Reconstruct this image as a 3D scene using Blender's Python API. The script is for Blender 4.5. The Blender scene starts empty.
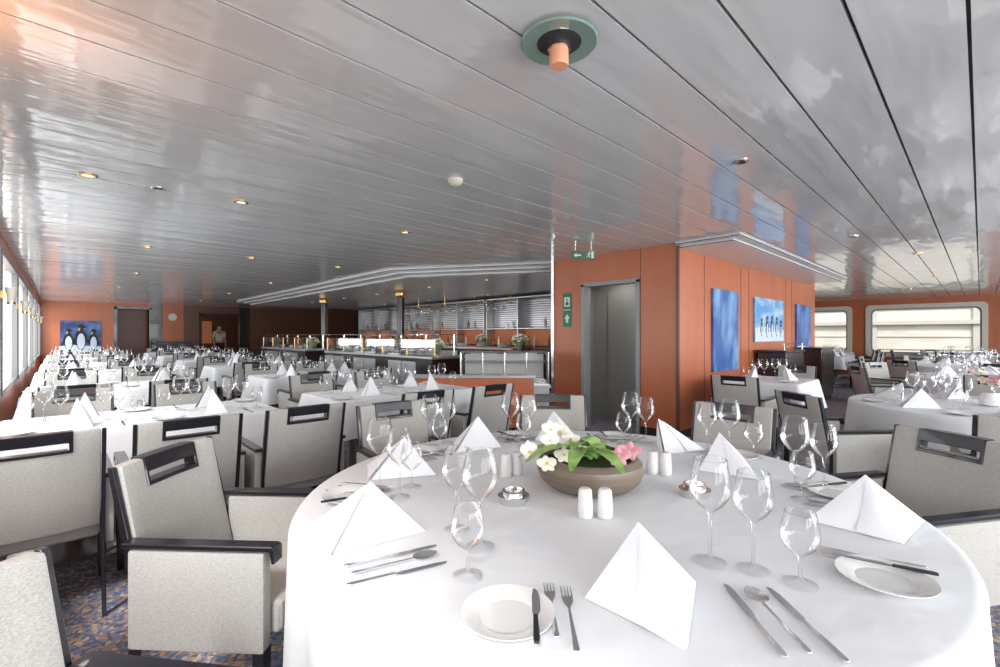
import bpy, bmesh, math, random
from mathutils import Vector, Matrix
random.seed(7)
S=bpy.context.scene
COL=S.collection
pi=math.pi
try:
    S.view_settings.view_transform='Standard'
except Exception: pass

# ------------------------------------------------------------ materials
def mat(name,col,rough=0.5,metal=0.0,emit=None,es=0,coat=0,spec=0.5,noise=None,bump=None,sheen=0):
    m=bpy.data.materials.new(name); m.use_nodes=True
    nt=m.node_tree; b=nt.nodes['Principled BSDF']
    b.inputs['Base Color'].default_value=(*col,1); b.inputs['Roughness'].default_value=rough
    b.inputs['Metallic'].default_value=metal
    b.inputs['Coat Weight'].default_value=coat
    b.inputs['Specular IOR Level'].default_value=spec
    if emit: 
        b.inputs['Emission Color'].default_value=(*emit,1); b.inputs['Emission Strength'].default_value=es
    tc=nt.nodes.new('ShaderNodeTexCoord')
    if noise:   # (scale xyz, color2, contrast lo, hi)
        mp=nt.nodes.new('ShaderNodeMapping'); mp.inputs['Scale'].default_value=noise[0]
        nz=nt.nodes.new('ShaderNodeTexNoise'); nz.inputs['Scale'].default_value=1; nz.inputs['Detail'].default_value=4
        cr=nt.nodes.new('ShaderNodeValToRGB'); cr.color_ramp.elements[0].position=noise[2]; cr.color_ramp.elements[1].position=noise[3]
        cr.color_ramp.elements[0].color=(*col,1); cr.color_ramp.elements[1].color=(*noise[1],1)
        nt.links.new(tc.outputs['Object'],mp.inputs[0]); nt.links.new(mp.outputs[0],nz.inputs[0])
        nt.links.new(nz.outputs[0],cr.inputs[0]); nt.links.new(cr.outputs[0],b.inputs['Base Color'])
    if bump:   # (scale xyz, strength, distance)
        mp=nt.nodes.new('ShaderNodeMapping'); mp.inputs['Scale'].default_value=bump[0]
        nz=nt.nodes.new('ShaderNodeTexNoise'); nz.inputs['Scale'].default_value=1; nz.inputs['Detail'].default_value=3
        bp=nt.nodes.new('ShaderNodeBump'); bp.inputs['Strength'].default_value=bump[1]; bp.inputs['Distance'].default_value=bump[2]
        nt.links.new(tc.outputs['Object'],mp.inputs[0]); nt.links.new(mp.outputs[0],nz.inputs[0])
        nt.links.new(nz.outputs[0],bp.inputs['Height']); nt.links.new(bp.outputs[0],b.inputs['Normal'])
    return m

M={}
M['cloth']=mat('white_linen',(.765,.78,.80),.8,bump=((4,4,4),.5,.025))
M['napkin']=mat('white_napkin',(.85,.87,.90),.8,bump=((30,30,30),.2,.003))
M['fabric']=mat('grey_fabric',(.49,.475,.445),.9,noise=((170,170,420),(.38,.37,.345),.40,.60),bump=((260,260,500),.3,.002))
M['black']=mat('black_wood',(.012,.012,.018),.28,coat=.3)
M['orange']=mat('orange_panel',(.51,.155,.066),.34,noise=((3,3,.8),(.45,.13,.055),.35,.7))
M['joint']=mat('dark_joint',(.02,.02,.022),.6)
M['ceil']=mat('ceiling_metal',(.66,.67,.675),.07,metal=.0,coat=.0,spec=1.0,bump=((.8,3.4,1),.28,.05))
M['steel']=mat('steel',(.75,.75,.75),.18,metal=1)
M['satin']=mat('satin_steel',(.55,.56,.57),.28,metal=.7)
M['satind']=mat('dark_satin_steel',(.26,.26,.27),.25,metal=.6)
M['cut']=mat('cutlery_steel',(.85,.85,.86),.2,metal=1)
M['brass']=mat('brass',(.75,.5,.2),.22,metal=1)
M['white']=mat('white_lacquer',(.66,.66,.66),.25)
M['china']=mat('white_china',(.78,.78,.76),.12,coat=.5)
M['grey']=mat('grey_frame',(.30,.31,.32),.45)
M['wframe']=mat('window_frame_grey',(.20,.20,.205),.4)
M['cream']=mat('cream_frame',(.68,.64,.55),.4)
M['dark']=mat('dark_wood',(.035,.026,.024),.22,coat=.2)
M['olive']=mat('grey_door',(.33,.335,.31),.4)
M['brown']=mat('brown_wood',(.15,.06,.035),.35)
M['peach']=mat('peach_glass',(.80,.36,.22),.35,emit=(1,.45,.25),es=.03)
M['greenglass']=mat('green_glass',(.22,.33,.28),.12,spec=.6)
M['signgreen']=mat('sign_green',(.0,.16,.07),.4)
M['signdim']=mat('sign_olive_green',(.03,.10,.045),.4)
M['signwhite']=mat('sign_white',(.7,.75,.7),.4)
M['warm']=mat('warm_panel',(.60,.20,.09),.5,emit=(1,.35,.15),es=.12)
M['glow']=mat('lamp_glow',(1,.9,.7),.5,emit=(1,.8,.5),es=1.6)
M['leaf']=mat('leaf_green',(.16,.34,.06),.4,noise=((20,20,20),(.36,.54,.18),.4,.6))
M['pw']=mat('white_petal',(.78,.75,.64),.5)
M['pk']=mat('pink_petal',(.68,.24,.30),.5,noise=((30,30,30),(.80,.52,.52),.4,.65))
M['lip']=mat('yellow_lip',(.8,.55,.08),.5)
M['bowl']=mat('bowl_wood',(.15,.11,.08),.35,noise=((3,3,60),(.20,.155,.12),.35,.65))
M['soil']=mat('moss',(.03,.05,.015),.9)
M['skin']=mat('skin',(.55,.30,.20),.5)
M['shirt']=mat('white_shirt',(.7,.62,.58),.8)
M['trouser']=mat('dark_trousers',(.02,.02,.03),.8)
M['hair']=mat('dark_hair',(.03,.015,.01),.6)
M['bottle']=mat('bottle_glass',(.05,.09,.04),.08,coat=.5)
M['amber']=mat('amber_bottle',(.35,.12,.03),.08,coat=.5)
M['ice']=mat('ice_blue',(.02,.10,.36),.35,noise=((3,3,1.2),(.26,.52,.78),.44,.66))
M['deep']=mat('deep_blue',(.01,.05,.28),.35,noise=((2.5,2.5,1.4),(.08,.30,.68),.42,.62))
M['skyb']=mat('picture_sky',(.10,.33,.68),.35,noise=((2,2,5),(.55,.72,.86),.45,.7))
M['night']=mat('picture_blue',(.015,.035,.15),.35,noise=((2.5,2.5,3),(.10,.22,.5),.42,.7))
M['snow']=mat('picture_snow',(.62,.72,.85),.5)
M['pengb']=mat('picture_dark',(.01,.012,.03),.5)
M['bldg']=mat('outside_building',(.60,.56,.47),.9,noise=((.6,.6,3),(.70,.67,.59),.4,.6))
M['bldg2']=mat('outside_grey',(.50,.48,.42),.8)
M['water']=mat('quay',(.25,.27,.28),.8)
def glassmat():
    m=bpy.data.materials.new('clear_glass'); m.use_nodes=True; nt=m.node_tree; nt.nodes.clear()
    o=nt.nodes.new('ShaderNodeOutputMaterial'); t=nt.nodes.new('ShaderNodeBsdfTransparent'); t.inputs[0].default_value=(.975,.978,.98,1)
    g=nt.nodes.new('ShaderNodeBsdfGlossy'); g.inputs['Roughness'].default_value=.03; g.inputs[0].default_value=(1,1,1,1)
    lw=nt.nodes.new('ShaderNodeLayerWeight'); lw.inputs[0].default_value=.3
    d=nt.nodes.new('ShaderNodeBsdfTransparent'); d.inputs[0].default_value=(.05,.055,.065,1)
    r=nt.nodes.new('ShaderNodeMath'); r.operation='POWER'; r.inputs[1].default_value=3.6
    f=nt.nodes.new('ShaderNodeMath'); f.operation='MULTIPLY'; f.inputs[1].default_value=.65
    m1=nt.nodes.new('ShaderNodeMixShader'); m2=nt.nodes.new('ShaderNodeMixShader')
    nt.links.new(lw.outputs['Facing'],r.inputs[0])
    nt.links.new(r.outputs[0],m1.inputs[0])
    nt.links.new(t.outputs[0],m1.inputs[1]); nt.links.new(d.outputs[0],m1.inputs[2])
    nt.links.new(lw.outputs['Fresnel'],f.inputs[0]); nt.links.new(f.outputs[0],m2.inputs[0]); nt.links.new(m1.outputs[0],m2.inputs[1]); nt.links.new(g.outputs[0],m2.inputs[2])
    nt.links.new(m2.outputs[0],o.inputs[0]); return m
M['glass']=glassmat()
def carpetmat():
    m=bpy.data.materials.new('patterned_carpet'); m.use_nodes=True; nt=m.node_tree; b=nt.nodes['Principled BSDF']
    b.inputs['Roughness'].default_value=.95; b.inputs['Specular IOR Level'].default_value=.1
    tc=nt.nodes.new('ShaderNodeTexCoord'); v=nt.nodes.new('ShaderNodeTexVoronoi'); v.inputs['Scale'].default_value=62
    sp=nt.nodes.new('ShaderNodeSeparateColor'); cr=nt.nodes.new('ShaderNodeValToRGB'); cr.color_ramp.interpolation='CONSTANT'
    e=cr.color_ramp.elements; e[0].color=(.13,.15,.23,1); e[1].position=.36; e[1].color=(.26,.24,.26,1)
    for p,c in((.60,(.44,.28,.18,1)),(.74,(.20,.25,.41,1)),(.88,(.50,.42,.32,1))):
        x=e.new(p); x.color=c
    nt.links.new(tc.outputs['Object'],v.inputs['Vector']); nt.links.new(v.outputs['Color'],sp.inputs[0])
    nt.links.new(sp.outputs[0],cr.inputs[0]); nt.links.new(cr.outputs[0],b.inputs['Base Color']); return m
M['carpet']=carpetmat()

# ------------------------------------------------------------ mesh builder
class MB:
    def __init__(s): s.v=[];s.f=[];s.m=[];s.mats=[]
    def mi(s,k):
        if k not in s.mats: s.mats.append(k)
        return s.mats.index(k)
    def add(s,vs,fs,k,T=None):
        o=len(s.v); i=s.mi(k)
        for v in vs: s.v.append(tuple(T@Vector(v)) if T else tuple(v))
        for f in fs: s.f.append([o+a for a in f]); s.m.append(i)
        return s
    def box(s,a,b,k,T=None):
        x0,y0,z0=a;x1,y1,z1=b
        return s.add([(x0,y0,z0),(x1,y0,z0),(x1,y1,z0),(x0,y1,z0),(x0,y0,z1),(x1,y0,z1),(x1,y1,z1),(x0,y1,z1)],
          [(0,3,2,1),(4,5,6,7),(0,1,5,4),(1,2,6,5),(2,3,7,6),(3,0,4,7)],k,T)
    def lathe(s,prof,n,k,T=None,cap=True):
        vs=[];fs=[]
        for r,z in prof:
            for i in range(n): a=2*pi*i/n; vs.append((r*math.cos(a),r*math.sin(a),z))
        for j in range(len(prof)-1):
            for i in range(n):
                i2=(i+1)%n; fs.append((j*n+i,j*n+i2,(j+1)*n+i2,(j+1)*n+i))
        if cap:
            if prof[0][0]>.0005: fs.append(tuple(reversed(range(n))))
            if prof[-1][0]>.0005: fs.append(tuple((len(prof)-1)*n+i for i in range(n)))
        return s.add(vs,fs,k,T)
    def prism(s,pts,z0,z1,k,T=None):
        n=len(pts); vs=[(x,y,z0) for x,y in pts]+[(x,y,z1) for x,y in pts]
        fs=[tuple(reversed(range(n))),tuple(range(n,2*n))]+[(i,(i+1)%n,n+(i+1)%n,n+i) for i in range(n)]
        return s.add(vs,fs,k,T)
    def tube(s,path,rads,n,k,T=None):
        vs=[];fs=[]
        P=[Vector(p) for p in path]
        for j,p in enumerate(P):
            d=(P[min(j+1,len(P)-1)]-P[max(j-1,0)]).normalized()
            up=Vector((0,0,1)) if abs(d.z)<.9 else Vector((1,0,0))
            a=d.cross(up).normalized(); b=d.cross(a)
            r=rads[j] if isinstance(rads,(list,tuple)) else rads
            for i in range(n):
                t=2*pi*i/n; vs.append(tuple(p+a*r*math.cos(t)+b*r*math.sin(t)))
        for j in range(len(P)-1):
            for i in range(n):
                i2=(i+1)%n; fs.append((j*n+i,j*n+i2,(j+1)*n+i2,(j+1)*n+i))
        fs.append(tuple(range(n))); fs.append(tuple((len(P)-1)*n+i for i in reversed(range(n))))
        return s.add(vs,fs,k,T)
    def gslab(s,xs,zs,skip,fn,k):
        nx,nz=len(xs),len(zs); vs=[];fs=[]
        for side in(0,1):
            for j in range(nz):
                for i in range(nx): vs.append(fn(xs[i],zs[j],side))
        I=lambda i,j,sd: sd*nx*nz+j*nx+i
        has=lambda i,j: 0<=i<nx-1 and 0<=j<nz-1 and (i,j) not in skip
        for i in range(nx-1):
            for j in range(nz-1):
                if not has(i,j): continue
                fs.append((I(i,j,0),I(i+1,j,0),I(i+1,j+1,0),I(i,j+1,0)))
                fs.append((I(i,j,1),I(i,j+1,1),I(i+1,j+1,1),I(i+1,j,1)))
                if not has(i-1,j): fs.append((I(i,j,0),I(i,j+1,0),I(i,j+1,1),I(i,j,1)))
                if not has(i+1,j): fs.append((I(i+1,j,0),I(i+1,j,1),I(i+1,j+1,1),I(i+1,j+1,0)))
                if not has(i,j-1): fs.append((I(i,j,0),I(i,j,1),I(i+1,j,1),I(i+1,j,0)))
                if not has(i,j+1): fs.append((I(i,j+1,0),I(i+1,j+1,0),I(i+1,j+1,1),I(i,j+1,1)))
        used=sorted({a for f in fs for a in f}); mp={a:q for q,a in enumerate(used)}
        return s.add([vs[a] for a in used],[tuple(mp[a] for a in f) for f in fs],k)
    def mesh(s,name,bevel=0,seg=2,smooth=True,ang=35):
        me=bpy.data.meshes.new(name); me.from_pydata(s.v,[],s.f)
        for k in s.mats: me.materials.append(M[k])
        for p,i in zip(me.polygons,s.m): p.material_index=i
        bm=bmesh.new(); bm.from_mesh(me)
        bmesh.ops.recalc_face_normals(bm,faces=bm.faces)
        if bevel:
            es=[e for e in bm.edges if len(e.link_faces)==2 and e.calc_face_angle(0)>math.radians(40)]
            bmesh.ops.bevel(bm,geom=es,offset=bevel,segments=seg,affect='EDGES',profile=.6)
        bm.to_mesh(me); bm.free()
        if smooth:
            me.shade_smooth(); me.set_sharp_from_angle(angle=math.radians(ang))
        me.update(); return me

def obj(name,me,loc=(0,0,0),rot=0,parent=None,label=None,cat=None,group=None,kind=None,eul=None):
    o=bpy.data.objects.new(name,me); COL.objects.link(o)
    o.location=loc; o.rotation_euler=eul if eul else (0,0,rot)
    if parent: o.parent=parent
    if label: o['label']=label
    if cat: o['category']=cat
    if group: o['group']=group
    if kind: o['kind']=kind
    return o
def thing(name,parts,loc,rot,label,cat,group=None):
    e=obj(name,None,loc,rot,None,label,cat,group); e.empty_display_size=.1
    for p in parts:
        obj(p[0],p[1],p[2] if len(p)>2 else (0,0,0),0,e,p[3] if len(p)>3 else None)
    return e
def B(a,b,k,name,bev=0,**kw):
    return MB().box(a,b,k).mesh(name,bev)

# ------------------------------------------------------------ geometry of the room (metres)
CH=2.4; WL=-.47; YF=21.0; XR=18.7; YB=-3.6
# forward / right directions of the main table's own frame (rotated 43.7 deg on the floor)
FX,FY=.6911,.7227
RX,RY=.7227,-.6911
TC=(1.339,.947); TR=.95; TA=math.atan2(RY,RX)
def tbl(u,v): return (TC[0]+u*RX+v*FX, TC[1]+u*RY+v*FY)

# floor
obj('floor',B((WL-.3,YB-.3,-.1),(XR+.3,YF+3.5,0),'carpet','floor'),kind='structure',label='dark patterned carpet floor')
# ceiling
mb=MB()
mb.box((WL-.3,YB-.3,CH+.02),(XR+.3,YF+3.5,CH+.1),'joint')
y=.03-.29*13
k=0
while y<YF+3.4:
    mb.box((WL-.3,y+.006,CH),(XR+.3,y+.284,CH+.019),'ceil'); y+=.29
obj('ceiling',mb.mesh('ceiling',smooth=False),kind='structure',label='glossy pale metal plank ceiling')

# window wall along X=WL : pillars, sill, header
def winwall(name,axis,pos,t,a0,a1,n,sill,head,k,pil,kf='grey',kp=None):
    mb=MB()
    def bx(p0,p1,z0,z1,kk=k,d0=0,d1=0):
        if axis=='x': mb.box((min(pos,pos+t)-d0,p0,z0),(max(pos,pos+t)+d1,p1,z1),kk)
        else: mb.box((p0,min(pos,pos+t)-d0,z0),(p1,max(pos,pos+t)+d1,z1),kk)
    bx(a0,a1,0,sill); bx(a0,a1,head,CH)
    w=(a1-a0)/n
    for i in range(n+1):
        c=a0+i*w; bx(max(a0,c-pil/2),min(a1,c+pil/2),sill,head,kp or k)
    obj(name,mb.mesh(name,smooth=False),kind='structure',label='outer wall with a row of large windows')
    for i in range(n):
        p0=a0+i*w+pil/2; p1=a0+(i+1)*w-pil/2; f=.06
        g=MB()
        def fb(q0,q1,z0,z1):
            if axis=='x': g.box((pos-.05,q0,z0),(pos+.01,q1,z1),kf)
            else: g.box((q0,pos-.03,z0),(q1,pos+.03,z1),kf)
        fb(p0,p1,sill,sill+f); fb(p0,p1,head-f,head); fb(p0,p0+f,sill+f,head-f); fb(p1-f,p1,sill+f,head-f)
        obj('window_%d'%(winwall.n),g.mesh('window'),kind='structure',label='framed ship window'); winwall.n+=1
winwall.n=1
winwall('wall_left','x',WL,-.12,YB,YF,9,.60,2.24,'orange',.26,'wframe','cream')
winwall('wall_back','y',YB,-.2,WL,XR,9,.62,2.18,'grey',.34)
# right end wall with rounded windows
wins=[(-3.4,-.70),(-.08,2.50),(2.97,5.4),(6.0,8.4),(9,11)]
mb=MB(); z0w,z1w=.66,2.16; p=YB
for a,b in wins: mb.box((XR,p,z0w),(XR+.2,a,z1w),'orange'); p=b
mb.box((XR,p,z0w),(XR+.2,13,z1w),'orange'); mb.box((XR,YB,0),(XR+.2,13,z0w),'orange'); mb.box((XR,YB,z1w),(XR+.2,13,CH),'orange')
obj('wall_right',mb.mesh('wall_right',smooth=False),kind='structure',label='orange end wall with wide rounded windows')
def rrpts(w,h,r,n=6):
    o=[]
    for cx,cy,a0 in((w/2-r,h/2-r,0),(-w/2+r,h/2-r,90),(-w/2+r,-h/2+r,180),(w/2-r,-h/2+r,270)):
        for k in range(n+1): a=math.radians(a0+90*k/n); o.append((cx+r*math.cos(a),cy+r*math.sin(a)))
    return o
for a,b in wins:
    w=b-a; h=z1w-z0w; g=MB(); T=Matrix(((0,0,1,0),(1,0,0,0),(0,1,0,0),(0,0,0,1)))
    def ringm(ow,oh,orr,iw,ih,ir,x0,x1,k):
        O=rrpts(ow,oh,orr); I=rrpts(iw,ih,ir); n=len(O)
        vs=[(x,y,x0) for x,y in O]+[(x,y,x0) for x,y in I]+[(x,y,x1) for x,y in O]+[(x,y,x1) for x,y in I]
        fs=[]
        for i in range(n):
            j=(i+1)%n; fs+= [(i,j,n+j,n+i),(2*n+i,3*n+i,3*n+j,2*n+j),(i,2*n+i,2*n+j,j),(n+i,n+j,3*n+j,3*n+i)]
        g.add(vs,fs,k,T)
    ringm(w+.12,h+.12,.12,w-.12,h-.12,.16,-.05,.0,'cream')
    ringm(w-.02,h-.02,.02,w-.2,h-.2,.14,.0,.12,'grey')
    obj('window_%d'%winwall.n,g.mesh('window'),(XR,(a+b)/2,(z0w+z1w)/2),kind='structure',label='wide window with rounded cream frame'); winwall.n+=1

# far wall (Y=YF) with openings
mb=MB()
for x0,x1,z0,z1,kk in((WL,1.45,0,CH,'orange'),(1.45,2.35,2.2,CH,'orange'),(2.35,2.75,0,CH,'dark'),(2.75,3.4,0,CH,'orange'),(3.4,4.0,0,CH,'brown'),(4.0,5.3,2.05,CH,'brown'),(5.3,5.7,0,CH,'dark'),(5.7,10.5,0,CH,'brown')):
    mb.box((x0,YF,z0),(x1,YF+.2,z1),kk)
mb.box((2.75,YF-.02,0),(3.4,YF,1.0),'brown')
obj('wall_front',mb.mesh('wall_front',smooth=False),kind='structure',label='end wall of orange and dark wood panels with two openings')
mb=MB(); mb.box((WL,YF+3.3,0),(10.5,YF+3.5,CH),'brown'); mb.box((4.4,YF+3.26,.9),(5.0,YF+3.3,1.9),'warm')
obj('wall_corridor',mb.mesh('wall_corridor'),kind='structure',label='dim brown corridor wall beyond the openings')
mb=MB()
for x0,x1,zz in((1.42,2.38,2.2),(3.96,5.34,2.05)):
    mb.box((x0-.06,YF-.03,0),(x0+.03,YF+.22,zz+.07),'dark'); mb.box((x1-.03,YF-.03,0),(x1+.06,YF+.22,zz+.07),'dark'); mb.box((x0-.06,YF-.03,zz),(x1+.06,YF+.22,zz+.09),'dark')
obj('trim_1',mb.mesh('trim'),kind='structure',label='dark frames around the openings')
obj('door_1',B((1.45,YF+.6,0),(2.35,YF+.65,2.2),'brown','d'),kind='structure',label='dark wooden door')
mb=MB(); mb.box((10.3,4.48,0),(10.5,YF,CH),'dark')
obj('wall_bar',mb.mesh('wall_bar'),kind='structure',label='dark wall behind the buffet bar')

# orange central block: left face X=5.44, right face Y=2.55
bx,by=5.44,2.55
mb=MB()
mb.box((bx,3.94,0),(bx+.12,4.48,CH),'orange')
mb.box((bx,by+.12,0),(bx+.12,3.10,CH),'orange')
mb.box((bx,3.10,1.98),(bx+.12,3.94,CH),'orange')
mb.box((bx,by,0),(12.1,by+.12,CH),'orange')
mb.box((11.98,by+.12,0),(12.1,4.48,CH),'orange')
mb.box((bx+.12,4.36,0),(12.1,4.48,CH),'orange')
for x in(6.2,7.55,7.9,9.9,10.3): mb.box((x,by-.003,0),(x+.008,by,CH),'joint')
mb.box((bx-.003,3.10-.05,0),(bx,3.055,CH),'joint')
obj('wall_core',mb.mesh('wall_core',smooth=False),kind='structure',label='orange laminate block with a doorway')
mb=MB()
mb.box((bx-.02,3.06,0),(bx+.14,3.11,2.0),'grey'); mb.box((bx-.02,3.93,0),(bx+.14,3.98,2.0),'grey'); mb.box((bx-.02,3.06,1.97),(bx+.14,3.98,2.02),'grey')
obj('trim_2',mb.mesh('trim'),kind='structure',label='grey metal door frame')
mb=MB(); mb.box((bx+.75,2.7,0),(bx+.8,4.34,CH),'olive'); mb.box((bx+.125,4.30,0),(bx+.75,4.35,CH),'olive')
obj('wall_lobby',mb.mesh('wall_lobby'),kind='structure',label='grey inner lobby wall')
obj('door_2',MB().box((bx+.14,3.12,0.01),(bx+.64,3.17,1.95),'olive').mesh('door'),kind='structure',label='grey green door standing open')
obj('door_3',B((bx+.70,3.3,0.01),(bx+.745,4.0,1.95),'olive','door'),kind='structure',label='grey green inner door')
mb=MB(); mb.box((bx-.03,4.48,0),(bx+.15,4.53,CH),'steel'); mb.box((bx-.015,by-.015,0),(bx+.02,by+.02,CH),'brown')
obj('trim_3',mb.mesh('trim'),kind='structure',label='metal edge strips of the orange block')

# ceiling canopies
ZC=2.28
def canopy(name,poly,steps,lab):
    mb=MB()
    for ins,z0,z1 in steps:
        mb.prism(poly(ins),z0,z1,'white')
        mb.prism(poly(ins-.008),z0+.003,z0+.011,'joint')
    obj(name,mb.mesh(name,smooth=False),kind='structure',label=lab)
canopy('trim_4',lambda i:[(5.36+i,2.549),(5.36+i,1.82+i),(11.2,1.82+i),(11.2,2.549)],[(0,2.368,2.399),(.10,2.337,2.368)],'white stepped ceiling canopy along the wall')
canopy('trim_5',lambda i:[(5.42+i,4.54),(4.02+i,6.9),(4.22+i,17.0),(10.3,17.0),(10.3,4.54)],[(0,2.362,2.399),(.20,2.321,2.362),(.40,ZC,2.321)],'white stepped angled ceiling canopy over the buffet')
mb=MB(); mb.box((bx-.012,by-.012,0),(12.1,by,.1),'dark'); mb.box((bx-.012,by,0),(bx,3.05,.1),'dark')
obj('baseboard_core',mb.mesh('bb'),kind='structure',label='dark skirting')

# exterior
mb=MB(); mb.box((XR+6,-16,-3),(XR+8,22,6),'bldg')
for y in range(-14,22,3): mb.box((XR+5.9,y+2.0,-3),(XR+6,y+2.2,6),'bldg2')
mb.box((XR+5.8,-16,1.7),(XR+6,22,1.85),'bldg2')
for z in(.2,.7,1.2,2.3): mb.box((XR+5.96,-16,z),(XR+6,22,z+.03),'bldg2')
obj('quay_building',mb.mesh('bld'),label='plain beige ribbed building seen outside the windows',cat='building')
obj('ground',B((-40,-40,-3.3),(60,50,-3),'water','gnd'),kind='structure',label='grey quay ground outside')

# ------------------------------------------------------------ pictures
def penguin(mb,cx,cz,h,T):
    n=14
    body=[(cx+h*.17*math.sin(2*pi*i/n)*(1 if math.cos(2*pi*i/n)<.3 else .75),cz+h*.40*(1-math.cos(2*pi*i/n))/1.0) for i in range(n)]
    mb.prism(body,.014,.017,'pengb',T)
    mb.prism([(cx+h*.11*math.sin(2*pi*i/n),cz+h*.04+h*.30*(1-math.cos(2*pi*i/n))) for i in range(n)],.017,.019,'snow',T)
    mb.prism([(cx+h*.09*math.sin(2*pi*i/n),cz+h*.77+h*.11*(1-math.cos(2*pi*i/n))) for i in range(n)],.017,.020,'pengb',T)
    mb.prism([(cx+h*.06,cz+h*.92),(cx+h*.20,cz+h*.86),(cx+h*.06,cz+h*.85)],.017,.020,'pengb',T)
    mb.prism([(cx-h*.06,cz+h*.84),(cx-h*.02,cz+h*.84),(cx-h*.04,cz+h*.74),(cx-h*.08,cz+h*.74)],.020,.0215,'lip',T)
    mb.prism([(cx-h*.14,cz+h*.66),(cx-h*.22,cz+h*.25),(cx-h*.15,cz+h*.3)],.014,.018,'pengb',T)
    mb.prism([(cx+h*.14,cz+h*.66),(cx+h*.15,cz+h*.3),(cx+h*.22,cz+h*.25)],.014,.018,'pengb',T)
def painting(x0,x1,z0,z1,y,k,peng,snow,lab):
    mb=MB(); w=x1-x0; h=z1-z0
    T=Matrix(((1,0,0,0),(0,0,-1,0),(0,1,0,0),(0,0,0,1)))
    mb.box((-w/2,-.012,0),(w/2,0.018,h),k)
    if snow: mb.prism([(-w/2,0),(w/2,0),(w/2,h*snow*.9),(w*.1,h*snow),(-w*.2,h*snow*1.15),(-w/2,h*snow)],.012,.0135,'snow',T)
    for p in peng: penguin(mb,p[0]*w,p[1]*h,p[2]*h,T)
    obj('painting',mb.mesh('painting',smooth=False),((x0+x1)/2,y-.021,z0),label=lab,cat='picture')
painting(6.43,7.36,.77,1.92,by,'ice',[],0,'tall framed photo print of blue glacier ice')
painting(8.10,9.65,1.17,1.90,by,'skyb',[(-.3,.12,.42),(-.12,.1,.5),(.05,.1,.52),(.22,.12,.48),(.38,.1,.42)],.3,'wide photo print of penguins on snow')
painting(10.53,11.6,.90,1.89,by,'deep',[],.15,'tall photo print of blue sea ice')
painting(.0,1.02,.70,1.76,YF,'night',[(-.30,.05,.72),(.0,.05,.86),(.31,.05,.70)],.2,'photo print of three penguins against dark blue')

# signs
mb=MB(); T=Matrix(((1,0,0,0),(0,0,-1,0),(0,1,0,0),(0,0,0,1)))
mb.box((-.15,-.012,-.055),(.15,.012,.055),'signdim')
def runner(ox,s,zf,k='signwhite'):
    n=10
    mb.prism([(ox+.012*s+.011*s*math.cos(2*pi*i/n),.045*s+.011*s*math.sin(2*pi*i/n)) for i in range(n)],zf,zf+.002,k,T)
    for q in ([(-.008,.03),(.012,.034),(.004,-.005),(-.014,-.005)],[(-.012,-.003),(.002,-.003),(.022,-.03),(.014,-.036)],[(-.014,0),(-.002,-.004),(-.018,-.03),(-.04,-.032),(-.04,-.024),(-.024,-.022)],
              [(.008,.03),(.03,.012),(.026,.006),(.004,.02)],[(-.008,.03),(-.03,.014),(-.034,.02),(-.012,.034)]):
        mb.prism([(ox+a*s,b*s) for a,b in q],zf,zf+.002,k,T)
runner(.07,.8,.0122)
mb.prism([(.10,-.04),(.13,-.04),(.13,.045),(.10,.045)],.0122,.0135,'signwhite',T)
mb.prism([(-.03,.010),(-.03,-.010),(-.085,-.010),(-.085,-.027),(-.12,0),(-.085,.027),(-.085,.010)],.0122,.0142,'signwhite',T)
s1=mb.mesh('sign_panel',smooth=False)
rod=MB().lathe([(.006,.055),(.006,.115)],8,'steel').mesh('rod')
px_,py_=4.77,3.47
thing('emergency_exit_sign',[('sign_panel',s1),('hanger_rod',rod,(-.1,0,0)),('hanger_rod',rod,(.1,0,0))],(px_,py_,2.285),math.radians(-45),'green hanging escape sign with white running figure and arrow','sign')
mb=MB(); T=Matrix(((0,0,-1,0),(-1,0,0,0),(0,1,0,0),(0,0,0,1)))
mb.box((-.008,-.075,0),(0,.075,.25),'signgreen'); mb.box((-.008,-.075,.25),(0,.075,.50),'signgreen')
mb.box((-.0085,-.07,.245),(0,.07,.255),'signwhite')
mb.prism([(-.02,.06),(.02,.06),(.02,.12),(.05,.12),(0,.19),(-.05,.12),(-.02,.12)],.0085,.0105,'signwhite',T)
mb.prism([(-.05,.30),(.05,.30),(.05,.44),(-.05,.44)],.0085,.0105,'signwhite',T)
mb.prism([(-.03,.32),(.03,.32),(.03,.36),(.01,.36),(.01,.42),(-.01,.42),(-.01,.36),(-.03,.36)],.0105,.0115,'signgreen',T)
obj('wall_sign',mb.mesh('sign',smooth=False),(bx-.001,4.24,1.40),label='green and white safety sign with arrow on orange wall',cat='sign')

# ------------------------------------------------------------ ceiling fixtures
mb1=MB().lathe([(.080,-.010),(.14,-.012),(.145,-.018),(.14,-.024),(.080,-.020)],40,'greenglass',cap=False); 
mb1.lathe([(.080,-.010),(.080,-.020)],40,'greenglass',cap=False)
ring=mb1.mesh('ring')
core=MB().lathe([(.084,0),(.084,-.020),(.06,-.030),(.035,-.032)],32,'joint').mesh('core')
trimr=MB().lathe([(.041,-.03),(.043,-.045),(.036,-.047)],32,'steel').mesh('st')
bulb=MB().lathe([(.035,-.04),(.036,-.10),(.033,-.108),(.012,-.108)],28,'peach').mesh('bulb')
thing('ceiling_lamp',[('glass_ring',ring),('lamp_base',core),('collar',trimr),('lamp_shade',bulb)],(1.36,1.10,CH),0,'round ceiling lamp with pale green glass ring and peach cylinder shade','lamp')
dl1=MB().lathe([(.055,0),(.055,-.006),(.045,-.010),(.034,-.008),(.034,-.003)],24,'brass',cap=False).mesh('dl')
dl2=MB().lathe([(.034,-.003),(.0004,-.005)],24,'glow',cap=False).mesh('dlb')
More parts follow.
